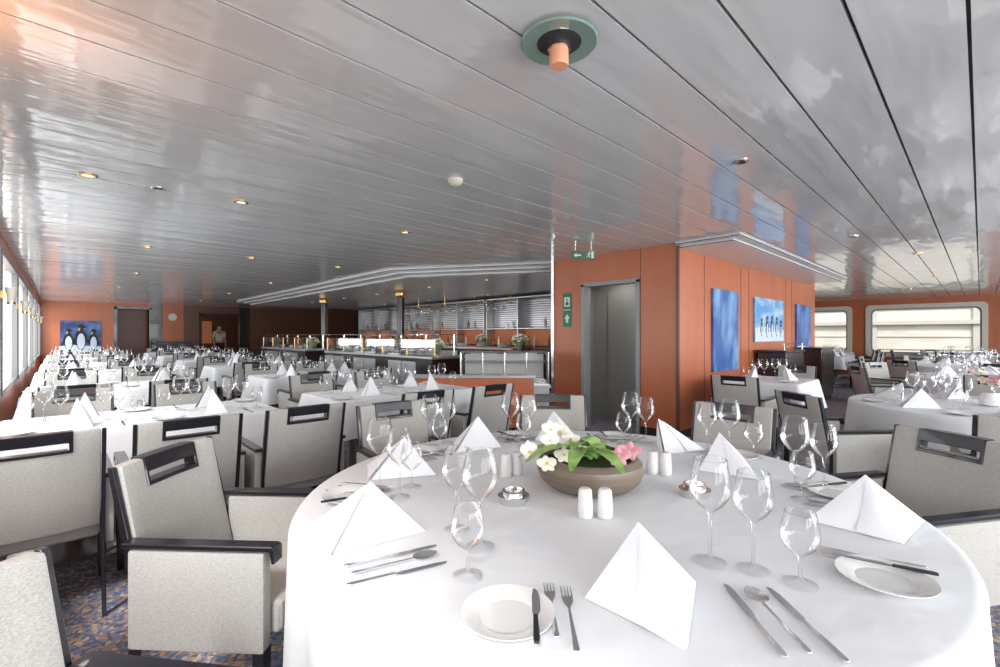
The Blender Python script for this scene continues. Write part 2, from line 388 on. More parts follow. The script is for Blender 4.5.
dl1s=MB().lathe([(.045,0),(.045,-.006),(.038,-.010),(.028,-.008),(.028,-.003)],24,'steel',cap=False).mesh('dl')
dl2s=MB().lathe([(.028,-.003),(.0004,-.005)],24,'joint',cap=False).mesh('dlb')
DL=[(.14,4.32),(1.1,4.3),(2.71,4.33),(3.3,7.3),(.8,7.3),(2.0,7.3),(3.3,10.6),(1.0,10.6),(1.0,14),(3.3,14),(1.0,17.5),(3.3,17.5),(8.5,.6),(12,.6),(15,1.2)]
for i,(x,y) in enumerate(DL):
    thing('downlight',[('rim',dl1),('bulb',dl2)],(x,y,CH),0,'small round brass recessed ceiling downlight','lamp','ceiling downlights')
for x,y in((.54,4.33),(3.17,1.07),(6.5,1.0)):
    thing('downlight',[('rim',dl1s),('bulb',dl2s)],(x,y,CH),0,'small round steel ceiling spotlight switched off','lamp')
obj('smoke_detector',MB().lathe([(.055,0),(.055,-.015),(.04,-.035),(.015,-.045),(.0004,-.045)],24,'cream').mesh('sd'),(2.06,2.62,CH),label='small round cream smoke detector on the ceiling',cat='detector')

# ------------------------------------------------------------ chair
HW=.215
def lean(z): return -.215-.10*max(0,(z-.40))/.48
xs=[-HW,-.165,-.112,0,.112,.165,HW]; zs=[.40,.56,.70,.778,.812,.858]
def backfn(x,z,sd):
    y=lean(z)-.018*(1-(x/HW)**2)
    return (x,y+(.020 if sd==0 else -.020),z)
back=MB().gslab(xs,zs,{(2,3),(3,3)},backfn,'fabric').mesh('backrest',.009,2)
def hfn(x,z,sd):
    y=lean(z)-.018*(1-(x/HW)**2)
    return (x,y+(.025 if sd==0 else -.025),z)
handle=MB().gslab([-.122,-.108,0,.108,.122],[.764,.779,.811,.862],{(1,1),(2,1)},hfn,'black').mesh('handle',.003,1)
seat=MB().box((-.218,-.20,.335),(.218,.235,.445),'fabric').mesh('seat',.025,3)
panel=MB().box((-.022,-.23,.305),(.022,.205,.612),'fabric').mesh('arm_panel',.010,2)
arm=MB().add([(x,y,z-.018) for x in(-.024,.024) for y,z in((-.25,.636),(.222,.636),(.229,.60),(.240,.60),(.240,.646),(.229,.653),(-.25,.653))],
     [tuple(range(7)),tuple(reversed(range(7,14)))]+[(i,(i+1)%7,7+(i+1)%7,7+i) for i in range(7)],'black').mesh('armrest',.003,1)
def legm(fr):
    if fr: return MB().add([(-.015,-.015,0),(.015,-.015,0),(.015,.015,0),(-.015,.015,0),(-.021,-.021,.315),(.021,-.021,.315),(.021,.021,.315),(-.021,.021,.315)],
        [(0,3,2,1),(4,5,6,7),(0,1,5,4),(1,2,6,5),(2,3,7,6),(3,0,4,7)],'black').mesh('leg',.003,1)
    pts=[(-.32,0),(-.25,.30),(-.242,.45),(-.326,.858),(-.306,.858),(-.212,.45),(-.212,.30),(-.295,0)]
    vs=[(x,y,z) for x in(-.008,.008) for y,z in pts]; n=8
    return MB().add(vs,[tuple(range(n)),tuple(reversed(range(n,2*n)))]+[(i,(i+1)%n,n+(i+1)%n,n+i) for i in range(n)],'black').mesh('leg',.002,1)
fl=legm(True); rl=legm(False)
CHP=[('seat',seat),('backrest',back),('handle',handle,(0,0,0),'black carrying handle around a slot'),('side_panel',panel,(-.243,0,0)),('side_panel',panel,(.243,0,0)),
     ('armrest',arm,(-.243,0,0),'black lacquered armrest'),('armrest',arm,(.243,0,0),'black lacquered armrest'),('leg',fl,(-.241,.185,0)),('leg',fl,(.241,.185,0)),('leg',rl,(-.225,0,0)),('leg',rl,(.225,0,0))]
def merge(parts,name):
    bm=bmesh.new(); ml=[]
    for p in parts:
        me=p[1].copy(); off=Vector(p[2]) if len(p)>2 else Vector()
        me.transform(Matrix.Translation(off))
        base=[]
        for mm in me.materials:
            if mm not in ml: ml.append(mm)
            base.append(ml.index(mm))
        for q in me.polygons: q.material_index=base[q.material_index]
        bm.from_mesh(me)
    out=bpy.data.meshes.new(name); bm.to_mesh(out); bm.free()
    for mm in ml: out.materials.append(mm)
    out.shade_smooth(); out.set_sharp_from_angle(angle=math.radians(35)); return out
chair_lo=merge(CHP,'chair_lo')
CL='upholstered grey armchair with black handle, armrests and legs'
def depth(x,y): return FX*x+FY*y
def chair(x,y,face,lab=CL,group='dining armchairs'):
    rot=face-pi/2
    if depth(x,y)<6.3: thing('dining_chair',CHP,(x,y,0),rot,lab,'chair',group)
    else: obj('dining_chair',chair_lo,(x,y,0),rot,label=lab,cat='chair',group=group)

# ------------------------------------------------------------ cloths and tables
def cloth(outl,z,drop,waves,amp,seed,name,flare=.04):
    n=len(outl); vs=[];fs=[]; rnd=random.Random(seed); ph=[rnd.random()*6.28 for _ in range(4)]
    L=[0]
    for i in range(n):
        a=outl[i][0];b=outl[(i+1)%n][0]; L.append(L[-1]+math.hypot(a[0]-b[0],a[1]-b[1]))
    tot=L[-1]
    for s_ in(.5,.9,.985):
        for p,nn in outl: vs.append((p[0]*s_,p[1]*s_,z))
    for t in(-1,-.5,0,.1,.3,.55,.8,1.0):
        for i,(p,nn) in enumerate(outl):
            th=2*pi*L[i]/tot
            if t==-1: o=-.002; zz=z-.001
            elif t==-.5: o=.005; zz=z-.004
            else:
                w=math.sin(waves*th+ph[0])+.45*math.sin((waves//2+2)*th+ph[1])+.3*math.sin((waves*2-3)*th+ph[2])
                cr=nn[2] if len(nn)>2 else 0
                o=.009+t*flare+amp*(t**.8)*w+cr*t*.08
                zz=z-.012-(drop-.012)*t+ (.006*w*t)
            vs.append((p[0]+nn[0]*o,p[1]+nn[1]*o,zz))
    R=len(vs)//n
    for j in range(R-1):
        for i in range(n):
            i2=(i+1)%n; fs.append((j*n+i,j*n+i2,(j+1)*n+i2,(j+1)*n+i))
    fs.append(tuple(range(n)))
    m=MB().add(vs,fs,'cloth'); return m.mesh(name,ang=70)
def circ(R,n=144): return [((R*math.cos(2*pi*i/n),R*math.sin(2*pi*i/n)),(math.cos(2*pi*i/n),math.sin(2*pi*i/n))) for i in range(n)]
def rrect(w,l,r=.03,step=.05):
    o=[]
    cs=[(w/2-r,l/2-r,0),(-w/2+r,l/2-r,90),(-w/2+r,-l/2+r,180),(w/2-r,-l/2+r,270)]
    for q,(cx,cy,a0) in enumerate(cs):
        for k in range(5):
            a=math.radians(a0+k*22.5); c=1-abs(k-2)/2
            o.append(((cx+r*math.cos(a),cy+r*math.sin(a)),(math.cos(a),math.sin(a),.5+.5*c)))
        nx=cs[(q+1)%4]; a=math.radians(a0+90)
        x0,y0=cx+r*math.cos(a),cy+r*math.sin(a); x1,y1=nx[0]+r*math.cos(a),nx[1]+r*math.sin(a)
        d=math.hypot(x1-x0,y1-y0); m=int(d/step)
        for k in range(1,m):
            t=k/m; e=max(0,1-min(t,1-t)*d/.12)*.4
            o.append(((x0+(x1-x0)*t,y0+(y1-y0)*t),(math.cos(a),math.sin(a),e)))
    return o
PED=MB().lathe([(.28,0),(.28,.02),(.06,.05),(.05,.1),(.05,.66),(.12,.70)],24,'satind').mesh('ped')
cl_main=cloth(circ(TR,220),.75,.40,19,.021,3,'cloth_main',.004)
cl_r=cloth(circ(.78,96),.75,.34,14,.012,5,'cloth_round',.02)
cl_q=cloth(rrect(1.4,.8),.75,.30,12,.008,8,'cloth_rect',.02)
cl_q2=cloth(rrect(.9,.8),.75,.34,9,.008,9,'cloth_sq',.02)
topR=lambda R: MB().lathe([(R-.02,.70),(R-.01,.71),(R-.01,.745),(R-.02,.747)],48,'dark').mesh('top')
tm=topR(TR); tr=topR(.78)
tq=B((-.69,-.39,.71),(.69,.39,.745),'dark','tq'); tq2=B((-.44,-.39,.71),(.44,.39,.745),'dark','tq2')
def table(x,y,clm,top,lab,rot=0,two=False):
    ps=[('tabletop',top),('tablecloth',clm)]
    ps+= [('pedestal',PED,(-.38,0,0)),('pedestal',PED,(.38,0,0))] if two else [('pedestal',PED)]
    thing('dining_table',ps,(x,y,0),rot,lab,'table')

# ------------------------------------------------------------ tableware
def winep(h,rb,rf,bh):
    z0=h-bh
    return [(rf,0),(rf,.0015),(rf*.6,.004),(.006,.010),(.0036,.02),(.0033,z0*.6),(.004,z0*.93),(.010,z0+.002),(rb*.62,z0+bh*.13),(rb*.92,z0+bh*.30),(rb,z0+bh*.45),(rb*.97,z0+bh*.62),(rb*.86,z0+bh*.85),(rb*.80,h),(rb*.80-.0007,h+.0009),(rb*.80-.0016,h+.0003),(rb*.80-.0013,h-.002)]
def gm(p,n,nm): return MB().lathe(p,n,'glass',cap=False).mesh(nm,ang=180)
W1=winep(.240,.045,.036,.122); W2=winep(.220,.041,.034,.110); W3=winep(.152,.037,.033,.092)
gA,gB,gC=gm(W1,32,'wine_glass'),gm(W2,32,'wine_glass_small'),gm(W3,32,'goblet')
gAl,gCl=gm(W1,12,'wine_glass_far'),gm(W3,12,'goblet_far')
def glass(x,y,kind,lo=False):
    if kind==2: obj('water_goblet',gCl if lo else gC,(x,y,.7515),random.random()*6,label='short stemmed clear water goblet on a white tablecloth',cat='glass',group='water goblets')
    else: obj('wine_glass',(gAl if lo else (gA if kind==0 else gB)),(x,y,.7515),random.random()*6,label='empty clear stemmed wine glass on a white tablecloth',cat='glass',group='wine glasses')
pl=MB().lathe([(.0004,.004),(.045,.004),(.052,.0045),(.058,.009),(.085,.015),(.0875,.0155),(.087,.013),(.056,.003),(.05,0),(.0004,0)],48,'china',cap=False).mesh('plate',ang=25)
def knifem(L,k='cut',hk='cut'):
    b=MB(); hl=L*.46
    b.prism([(-.0045,-L/2),(.0045,-L/2),(.0058,-L/2+.01),(.0042,-L/2+hl),(-.0042,-L/2+hl),(-.0058,-L/2+.01)],0,.005,hk)
    b.prism([(-.004,-L/2+hl),(.004,-L/2+hl),(.0095,-L/2+hl+.015),(.0100,L/2-.03),(.006,L/2-.006),(-.002,L/2),(-.0055,L/2-.03),(-.0055,-L/2+hl+.012)],.001,.0026,k)
    return b.mesh('knife',.0008,1)
kn=knifem(.225); kb=knifem(.165,'cut','black')
def forkm(L):
    b=MB(); t=L*.24
    b.prism([(-.006,-L/2+.004),(-.003,-L/2),(.003,-L/2),(.006,-L/2+.004),(.0035,-L/2+L*.35),(.0025,L/2-t-.03),(.010,L/2-t-.008),(.0115,L/2-t+.01),(-.0115,L/2-t+.01),(-.010,L/2-t-.008),(-.0025,L/2-t-.03),(-.0035,-L/2+L*.35)],.001,.0035,'cut')
    for i in range(4):
        x=-.0098+i*.00653
        b.prism([(x-.0017,L/2-t+.009),(x+.0017,L/2-t+.009),(x+.0009,L/2),(x-.0009,L/2)],.001,.0033,'cut')
    return b.mesh('fork',.0006,1)
fk=forkm(.20); fk2=forkm(.175)
def spoonm(L):
    b=MB(); vs=[];fs=[]; n=20;bl=.030
    for j,r in enumerate((.02,.35,.7,1)):
        for i in range(n):
            a=2*pi*i/n; w=.0205*r*(1-.12*math.sin(a)); vs.append((w*math.cos(a),L/2-bl+bl*r*math.sin(a),.0015+.006*r*r))
    for j in range(3):
        for i in range(n): i2=(i+1)%n; fs.append((j*n+i,j*n+i2,(j+1)*n+i2,(j+1)*n+i))
    fs.append(tuple(range(n)))
    b.add(vs,fs,'cut')
    b.prism([(-.0055,-L/2+.004),(-.002,-L/2),(.002,-L/2),(.0055,-L/2+.004),(.003,0),(.003,L/2-2*bl+.004),(-.003,L/2-2*bl+.004),(-.003,0)],.002,.006,'cut')
    return b.mesh('spoon',.0006,1)
sp=spoonm(.20)
def napm(w=.128,h=.135,f=.15,ax=0):
    b=MB()
    def patch(P,Q,R_,bul):
        N=8; vs=[];idx={}
        P,Q,R_=Vector(P),Vector(Q),Vector(R_); nn=(Q-P).cross(R_-P).normalized()
        for i in range(N+1):
            for j in range(N+1-i):
                a=i/N;c=j/N;e=1-a-c; p=P*e+Q*a+R_*c; p=p+nn*bul*27*a*c*e
                idx[i,j]=len(vs); vs.append(p)
        fs=[]
        for i in range(N):
            for j in range(N-i):
                fs.append((idx[i,j],idx[i+1,j],idx[i,j+1]))
                if j<N-i-1: fs.append((idx[i+1,j],idx[i+1,j+1],idx[i,j+1]))
        b.add(vs,fs,'napkin')
    L=Vector((-w,-.03,0));R_=Vector((w,-.03,0));F=Vector((.02,f,0));A=Vector((ax,-.045,h))
    patch(F,L,A,.008); patch(R_,F,A,.006)
    nr=(F-R_).cross(A-R_).normalized()
    if nr.x<0: nr=-nr
    o=nr*.005
    patch(F+o+Vector((.006,.006,0)),A*.93+F*.07+o,R_*.45+F*.55+o*1.6,.004)
    L2=Vector((-w+.012,-.036,0));R2=Vector((w-.012,-.036,0));A2=Vector((ax,-.050,h-.010)); C2=Vector((0,-.052,0))
    patch(L2,C2,A2,.002); patch(C2,R2,A2,.002)
    return b.mesh('napkin',ang=40)
nap=napm(); napw=napm(.165,.126,.12,-.01); napt=napm(.085,.165,.085)
def setting(ox,oy,a,lod=0,na=0,sh=0,nn_=0,nm_=None):
    """place setting: local frame, n = outward (towards the diner) at angle a, t = 90deg ccw"""
    n=(math.cos(a),math.sin(a)); t=(-math.sin(a),math.cos(a))
    P=lambda tt,nn:(ox+t[0]*tt+n[0]*nn,oy+t[1]*tt+n[1]*nn)
    z=.7516
    rot=a-pi/2
    def put(nm,me,tt,nn,dz=0,flip=True,r=0,lb='',ct='',gr=None):
        x,y=P(tt,nn); obj(nm,me,(x,y,z+dz),rot+(pi if flip else 0)+r,label=lb,cat=ct,group=gr)
    j=lambda: random.uniform(-.03,.03)
    put('folded_napkin',nm_ or nap,sh,nn_,0,False,na+j(),'white linen napkin folded into a standing triangle','napkin','folded napkins')
    if lod<2: put('side_plate',pl,-.285,.07,0,lb='round white china side plate',ct='plate',gr='side plates')
    if lod==0:
        put('butter_knife',kb,-.235,.085,.0165,r=j(),lb='small knife with dark handle resting on a side plate',ct='knife',gr='butter knives')
        put('fork',fk2,-.20,.04,r=j(),lb='polished steel fork beside a plate',ct='fork',gr='forks')
        put('fork',fk,-.168,.065,r=j(),lb='polished steel fork beside a plate',ct='fork',gr='forks')
    if lod<2:
        put('knife',kn,.17,.06,r=j(),lb='polished steel table knife beside a napkin',ct='knife',gr='table knives')
    if lod==0:
        put('spoon',sp,.213,.065,r=j(),lb='polished steel soup spoon beside a knife',ct='spoon',gr='spoons')
        put('knife',kn,.258,.07,r=j(),lb='polished steel table knife beside a spoon',ct='knife',gr='table knives')

# main table
table(TC[0],TC[1],cl_main,tm,'large round dining table with draped white tablecloth',TA)
for a,na,sh_,nn_,wd in((-151,58,.01,.10,1),(-91,14,0,0,0),(-30,-60,.08,.11,1),(14,-80,.06,-.06,0),(49,-60,0,.04,0),(91,-150,0,.05,0),(127,120,0,.04,0),(167,80,0,.05,1)):
    r=.685; u,v=r*math.cos(math.radians(a)),r*math.sin(math.radians(a)); x,y=tbl(u,v)
    setting(x,y,math.radians(a)+TA,0,math.radians(na),sh_,nn_,napw if wd else nap)
for (u,v,k) in[(.177,-.537,0),(.257,-.574,1),(.325,-.632,2),(-.363,-.46,0),(-.43,-.36,1),(-.384,-.60,2),
  (.72,-.0,0),(.80,-.03,1),(.66,-.13,2),(.70,.42,0),(.62,.46,1),(.78,.37,2),(.34,.69,0),(.40,.64,1),(.28,.60,2),
  (-.26,.69,0),(-.17,.70,1),(-.2,.58,2),(-.647,.585,0),(-.57,.64,1),(-.59,.49,2),(-.726,-.03,0),(-.641,-.11,1),(-.62,-.01,2)]:
    x,y=tbl(u,v); glass(x,y,k)
MC='grey upholstered armchair with black handle drawn up to the round table'
for a,r in((177,1.225),(128,1.28),(88,1.30),(47,1.30),(12,1.33)):
    u,v=r*math.cos(math.radians(a)),r*math.sin(math.radians(a)); x,y=tbl(u,v)
    chair(x,y,math.radians(a)+TA+pi,MC)
x,y=tbl(-.94,-.965); chair(x,y,math.radians(-8)+TA,'grey upholstered armchair turned slightly beside the round table')
# shakers
sh=MB().lathe([(.021,0),(.0225,.004),(.0225,.03),(.0205,.065),(.019,.078),(.014,.083),(.0004,.084)],24,'china').mesh('shaker')
for i,(u,v) in enumerate([(-.065,-.27),(-.008,-.272),(-.29,.115),(-.25,.14),(.27,.15),(.315,.135)]):
    x,y=tbl(u,v); obj(('salt_shaker','pepper_shaker')[i%2],sh,(x,y,.7515),label='small plain white ceramic shaker',cat='shaker',group='white shakers')
ch1=MB().lathe([(.045,0),(.047,.004),(.047,.016),(.05,.018),(.05,.022),(.036,.022),(.034,.034),(.036,.038),(.030,.038),(.028,.026),(.0004,.026)],32,'steel').mesh('holder')
for u,v in((-.27,-.15),(.33,-.09),(.12,.33)):
    x,y=tbl(u,v); obj('candle_holder',ch1,(x,y,.7515),label='low round polished steel tealight holder',cat='candle holder',group='tealight holders')
# flower bowl
bw=MB().lathe([(.09,0),(.14,.008),(.172,.035),(.183,.065),(.178,.092),(.160,.108),(.150,.108),(.160,.09),(.150,.05),(.06,.02),(.0004,.02)],56,'bowl').mesh('bowl_body')
ms=MB().lathe([(.158,.088),(.10,.100),(.0004,.104)],32,'soil').mesh('moss')
bxy=tbl(0,0)
thing('flower_bowl',[('bowl',bw),('moss',ms)],(bxy[0],bxy[1],.7515),0,'wide low striped brown-grey wooden bowl','bowl')
def petal(L,W,cup,k,mb,T,pw=.7):
    vs=[];fs=[];n=7;m=4
    for i in range(n+1):
        t=i/n; w=W*math.sin(pi*min(1,t*.94+.04))**pw
        for j in range(m+1):
            s_=j/m*2-1; vs.append((s_*w,t*L,cup*(t*t)*L-.18*w*(s_*s_)))
    for i in range(n):
        for j in range(m):
            q=i*(m+1)+j; fs.append((q,q+1,q+m+2,q+m+1))
    mb.add(vs,fs,k,T)
def flower(k,lipk,sz,wide=.42,nar=.28,pw=.7):
    a=MB()
    for i in range(5):
        petal(sz*(1.0 if i in(1,4) else .85),sz*(wide if i in(1,4) else nar),-.15,k,a,Matrix.Rotation(2*pi*i/5,4,'Z')@Matrix.Rotation(.2,4,'X'),pw)
    b=MB(); petal(sz*.45,sz*.22,.6,lipk,b,Matrix.Rotation(pi,4,'Z')@Matrix.Rotation(.6,4,'X')); petal(sz*.25,sz*.14,.9,lipk,b,Matrix.Rotation(.9,4,'X'))
    return a.mesh('petals',ang=80),b.mesh('lip',ang=80)
fw=flower('pw','lip',.035,.48,.34,.55); fp=flower('pk','pw',.044,.36,.28,.65)
stem=MB().tube([(0,0,0),(0,0,-.03),(0,.015,-.065)],.002,6,'leaf').mesh('stem')
def put_flower(fm,x,y,z,eul,lab,gr):
    e=obj('orchid_flower',None,(x,y,z),0,label=lab,cat='flower',group=gr,eul=eul)
    obj('petals',fm[0],parent=e); obj('lip',fm[1],parent=e); obj('stem',stem,parent=e)
for u,v,z,ex,ez in[(-.14,-.02,.915,1.0,.2),(-.21,.01,.880,1.2,.6),(-.10,-.08,.880,.8,-.1),(-.16,-.11,.860,.8,.2),(-.215,-.06,.890,1.2,.5),(-.06,.04,.905,.8,-.2),(-.13,.06,.940,1.1,.3),(-.04,-.04,.885,.6,.1),(-.09,.10,.92,1.0,-.1)]:
    x,y=tbl(u,v); put_flower(fw,x,y,z,(ex,0,TA+ez),'white moth orchid blossom with yellow lip in the bowl','white orchids')
for u,v,z,ex,ez in[(.075,-.10,.880,.8,-.2),(.125,-.05,.885,.9,-.5)]:
    x,y=tbl(u,v); put_flower(fp,x,y,z,(ex,0,TA+ez),'pink orchid blossom in the bowl','pink orchids')
def leafm(L,W):
    a=MB();vs=[];fs=[]
    for i in range(9):
        t=i/8; w=W*math.sin(pi*(t*.93+.05))**.6; yy=t*L; zz=.04*math.sin(t*2.2)-.5*L*t*t*.55
        vs+=[(-w,yy,zz+.15*w),(0,yy,zz-.1*w),(w,yy,zz+.15*w)]
    for i in range(8):
        for j in(0,1): q=i*3+j; fs.append((q,q+1,q+4,q+3))
    a.add(vs,fs,'leaf'); return a.mesh('leaf',ang=80)
lf=leafm(.14,.022); lf2=leafm(.12,.034); lf3=leafm(.23,.028)
for i in range(14):
    a=i*2*pi/7+random.uniform(-.2,.2); r=random.uniform(.02,.06); x,y=tbl(r*math.cos(a),r*math.sin(a))
    o=obj('leaf',(lf,lf2)[i%2],(x,y,.860),label='glossy green leaf spreading from the flower bowl',cat='leaf',group='bowl foliage',eul=(random.uniform(.0,.2) if i<7 else random.uniform(.15,.35),0,a))
    o.scale=(1,random.uniform(.7,1.05),1)
for a,tl in((175,.05),(205,.12),(250,.15),(290,.12)):
    x,y=tbl(-.02,-.01); obj('leaf',lf3,(x,y,.868),label='long green leaf arching over the bowl rim',cat='leaf',group='bowl foliage',eul=(tl,0,math.radians(a)-pi/2+TA))

# ------------------------------------------------------------ other tables
def rtable(x,y,lab='rectangular dining table with white tablecloth laid for dinner',chairs=((-.36,-1),(.36,-1),(-.36,1),(.36,1)),q=False,coff=.33):
    table(x,y,cl_q2 if q else cl_q,tq2 if q else tq,lab,0,not q)
    d=depth(x,y); lo=d>5
    for dx,sd in(((-.34,-1),(.34,-1),(-.34,1),(.34,1)) if not q else ((-.0,-1),(0,1))):
        a=-pi/2 if sd<0 else pi/2
        setting(x+dx,y+sd*.20,a,1 if d<8 else 2,random.choice((-.7,-.3,.3,.7)),nm_=napt)
        t=1 if sd<0 else -1
        glass(x+dx+t*.17,y+sd*.10,0,lo); glass(x+dx+t*.25,y+sd*.18,2,lo)
        if d<12: glass(x+dx+t*.10,y+sd*.03,1,lo)
    for dx,sd in chairs:
        chair(x+dx,y+sd*(.4+coff),pi/2 if sd<0 else -pi/2)
def roundt(x,y,angs,lab='round dining table with white tablecloth laid for dinner',chairs=None):
    table(x,y,cl_r,tr,lab); d=depth(x,y); lo=d>5
    for a in angs:
        ar=math.radians(a); setting(x+.50*math.cos(ar),y+.50*math.sin(ar),ar,1 if d<6 else 2,random.choice((-.7,-.3,.3,.7)))
        for k,(da,rr) in enumerate(((19,.38),(29,.48),(24,.28))):
            b=math.radians(a+da); glass(x+rr*math.cos(b),y+rr*math.sin(b),(0,2,1)[k],lo)
    for a in (chairs if chairs is not None else angs):
        ar=math.radians(a); chair(x+1.12*math.cos(ar),y+1.12*math.sin(ar),ar+pi)
rtable(.44,3.80,chairs=((-.52,-1),(.04,-1),(.62,-1),(-.36,1),(.36,1)))
rtable(2.30,3.90,chairs=((-.3,-1),(.36,-1),(-.36,1),(.36,1)))
for y_ in(6.3,8.9,11.5,14.1,16.7):
    for x_ in(.46,2.50): rtable(x_,y_)
rtable(6.15,1.75,q=True,chairs=(),lab='small square dining table with white tablecloth')
chair(5.3,1.75,0); chair(7.0,1.75,pi)
roundt(4.95,.0,(20,80,140,200,260,320),chairs=(140,188,235,335))
roundt(8.4,-.1,(0,60,120,180,240,300))
roundt(11.3,.2,(30,90,150,210,270))
roundt(14.1,-.3,(0,60,120,180,240))
rtable(14.3,2.7)
roundt(16.9,.3,(30,100,170,240))
rtable(16.9,3.1)
# bouquet on the side round table
vz=MB().lathe([(.04,0),(.06,.01),(.07,.05),(.05,.09),(.045,.10)],24,'china').mesh('vase_body')
obj('vase',vz,(5.0,-.05,.7515),label='small white vase with mixed flowers on a round table',cat='vase')
for i in range(14):
    a=i*2.4; r=.03+.007*i; put_flower(fp if i%3 else fw,5.0+r*math.cos(a),-.05+r*math.sin(a),.93+.025*(i%4),(.6,0,a-pi/2),'pink or white blossom in a vase','vase blossoms')

# ------------------------------------------------------------ buffet
def counter(x,y,rot,w,d,h,kbody,lab,extra=None):
    b=MB().box((-w/2,-d/2,.08),(w/2,d/2,h-.04),kbody).mesh('body',.004,1)
    t=MB().box((-w/2-.02,-d/2-.02,h-.04),(w/2+.02,d/2+.02,h),'satin').mesh('top',.004,1)
    p=MB().box((-w/2+.03,-d/2+.04,0),(w/2-.03,d/2-.04,.08),'dark').mesh('plinth')
    ps=[('body',b),('worktop',t),('plinth',p)]
    if extra: ps+=extra
    thing('buffet_counter',ps,(x,y,0),rot,lab,'counter')
gl=MB()
for z in(.90,1.04): gl.box((-.6,-.3,z),(.6,.3,z+.008),'glass')
gl.box((-.60,-.306,.62),(.60,-.30,1.04),'glass').box((-.606,-.3,.62),(-.6,.3,1.04),'glass').box((.6,-.3,.62),(.606,.3,1.04),'glass')
gl=gl.mesh('glass_guard')
fp_=MB()
for x in(-.6,-.3,0,.3,.6): fp_.tube([(x,-.30,.60),(x,-.30,1.045)],.009,8,'steel')
fp_.tube([(-.6,-.30,1.045),(.6,-.30,1.045)],.012,8,'steel').box((-.6,-.31,.585),(.6,-.29,.62),'steel')
fp_=fp_.mesh('fr')
pans=MB()
for i in range(5):
    x=-.5+i*.22; pans.box((x,-.22,.62),(x+.19,.2,.66),'steel').box((x+.015,-.2,.655),(x+.175,.18,.675),('leaf','china','warm','cream','china')[i])
pans.box((-.58,.22,.62),(.58,.25,1.0),'white')
counter(4.6,4.72,TA,1.22,.66,.60,'satin','stainless chilled buffet case with glass front and guard',[('glass_guard',gl),('frame',fp_),('food_pan',pans.mesh('pans'),(0,0,0),'steel food pans behind the glass')])
counter(3.90,4.60,TA,1.6,.14,.76,'orange','low orange panelled buffet partition')
def guard(w):
    g=MB().box((-w/2,-.32,1.28),(w/2,.24,1.29),'glass').box((-w/2,.30,.95),(w/2,.306,1.20),'glass')
    n=int(w/.9)+1
    for i in range(n+1):
        x=-w/2+w*i/n; g.tube([(x,-.1,.9),(x,-.1,1.29)],.012,8,'steel').tube([(x,-.32,1.285),(x,.24,1.285)],.008,8,'steel').tube([(x,.303,.9),(x,.303,1.21)],.008,8,'brass')
    g.tube([(-w/2,.303,1.21),(w/2,.303,1.21)],.009,8,'brass')
    return g.mesh('guard')
def fronts(w,d,h):
    g=MB(); n=int(w/.45)
    for i in range(n):
        x=-w/2+w*i/n; g.box((x+.01,d/2,.12),(x+w/n-.01,d/2+.012,h-.1),'satin' if i%3 else 'dark')
    return g.mesh('fronts')
counter(4.75,8.3,pi/2,4.2,.7,.92,'dark','long steel and dark buffet counter with glass guard',[('glass_guard',guard(4.2)),('front_panel',fronts(4.2,.7,.92))])
counter(4.75,13.3,pi/2,3.4,.7,.92,'dark','long steel and dark buffet counter with glass guard',[('glass_guard',guard(3.4)),('front_panel',fronts(3.4,.7,.92))])
counter(5.85,5.6,TA,.5,.5,1.0,'dark','narrow dark serving counter')
counter(7.2,9.6,pi/2,5.5,.6,1.0,'dark','steel back counter of the buffet bar',[('front_panel',fronts(5.5,.6,1.0))])
ZK=ZC-.004
cb=MB().lathe([(.085,0),(.085,ZK)],28,'dark').mesh('shaft'); cr_=MB().lathe([(.105,ZK-.13),(.14,ZK-.10),(.14,ZK-.04),(.10,ZK)],28,'brass').lathe([(.11,0),(.11,.1),(.09,.12)],28,'brass').mesh('rings')
for i,(x,y) in enumerate(((5.65,9.2),(5.3,12.6))):
    thing('column',[('shaft',cb),('ring',cr_,(0,0,0),'brass collar and base')],(x,y,0),0,'round dark polished column with brass collar','column','buffet columns')
fr=MB()
for y in(-1.15,0,1.15): fr.box((-.15,y-.015,1.0),(.15,y+.015,2.22),'satin')
fr.box((-.15,-1.15,2.19),(.15,1.15,2.22),'satin'); frm=fr.mesh('frame')
shf=B((-.14,-1.12,0),(.14,1.12,.02),'satin','shelf'); bkp=B((.12,-1.12,1.02),(.14,1.12,1.42),'warm','bp'); bk2=MB()
bk2.box((.13,-1.12,1.44),(.14,1.12,2.18),'satind')
for i in range(12): bk2.box((.10,-1.12,1.50+i*.055),(.13,1.12,1.50+i*.055+.03),'satin')
bk2=bk2.mesh('louvre')
btl=[MB().lathe([(.035,0),(.037,.01),(.037,.15),(.015,.20),(.013,.25),(.014,.26),(.0004,.26)],12,k).mesh('bottle') for k in('bottle','amber','china')]
for j,y in enumerate((7.9,10.3,12.7,15.1)):
    thing('bar_shelf',[('frame',frm),('back_panel',bkp,(0,0,0),'warm backlit orange panel'),('louvre',bk2),('shelf',shf,(0,0,1.43))],(8.3,y,0),0,'steel framed bar shelf with louvred back and warm panel','shelf','bar shelves')
    obj('bar_cabinet',B((-.25,-1.15,0),(.25,1.15,1.0),'dark','cab',.004),(8.3,y,0),label='dark base cabinet under the bar shelf',cat='cabinet',group='bar cabinets')
    for i in range(20):
        if 9<=i<=10 or (i+j)%3==0 or (i%2==0 and (i*7+j)%4<2): continue
        z=1.001 if i%2 else 1.451
        obj('bottle',btl[(i*7+j)%3],(8.28,y-1.0+i*.105+random.uniform(-.02,.02),z),label='liquor bottle on a bar shelf',cat='bottle',group='bar bottles')
rk=MB()
for x in(-.2,.2): rk.tube([(x,-2.4,2.0),(x,2.4,2.0)],.01,6,'brass')
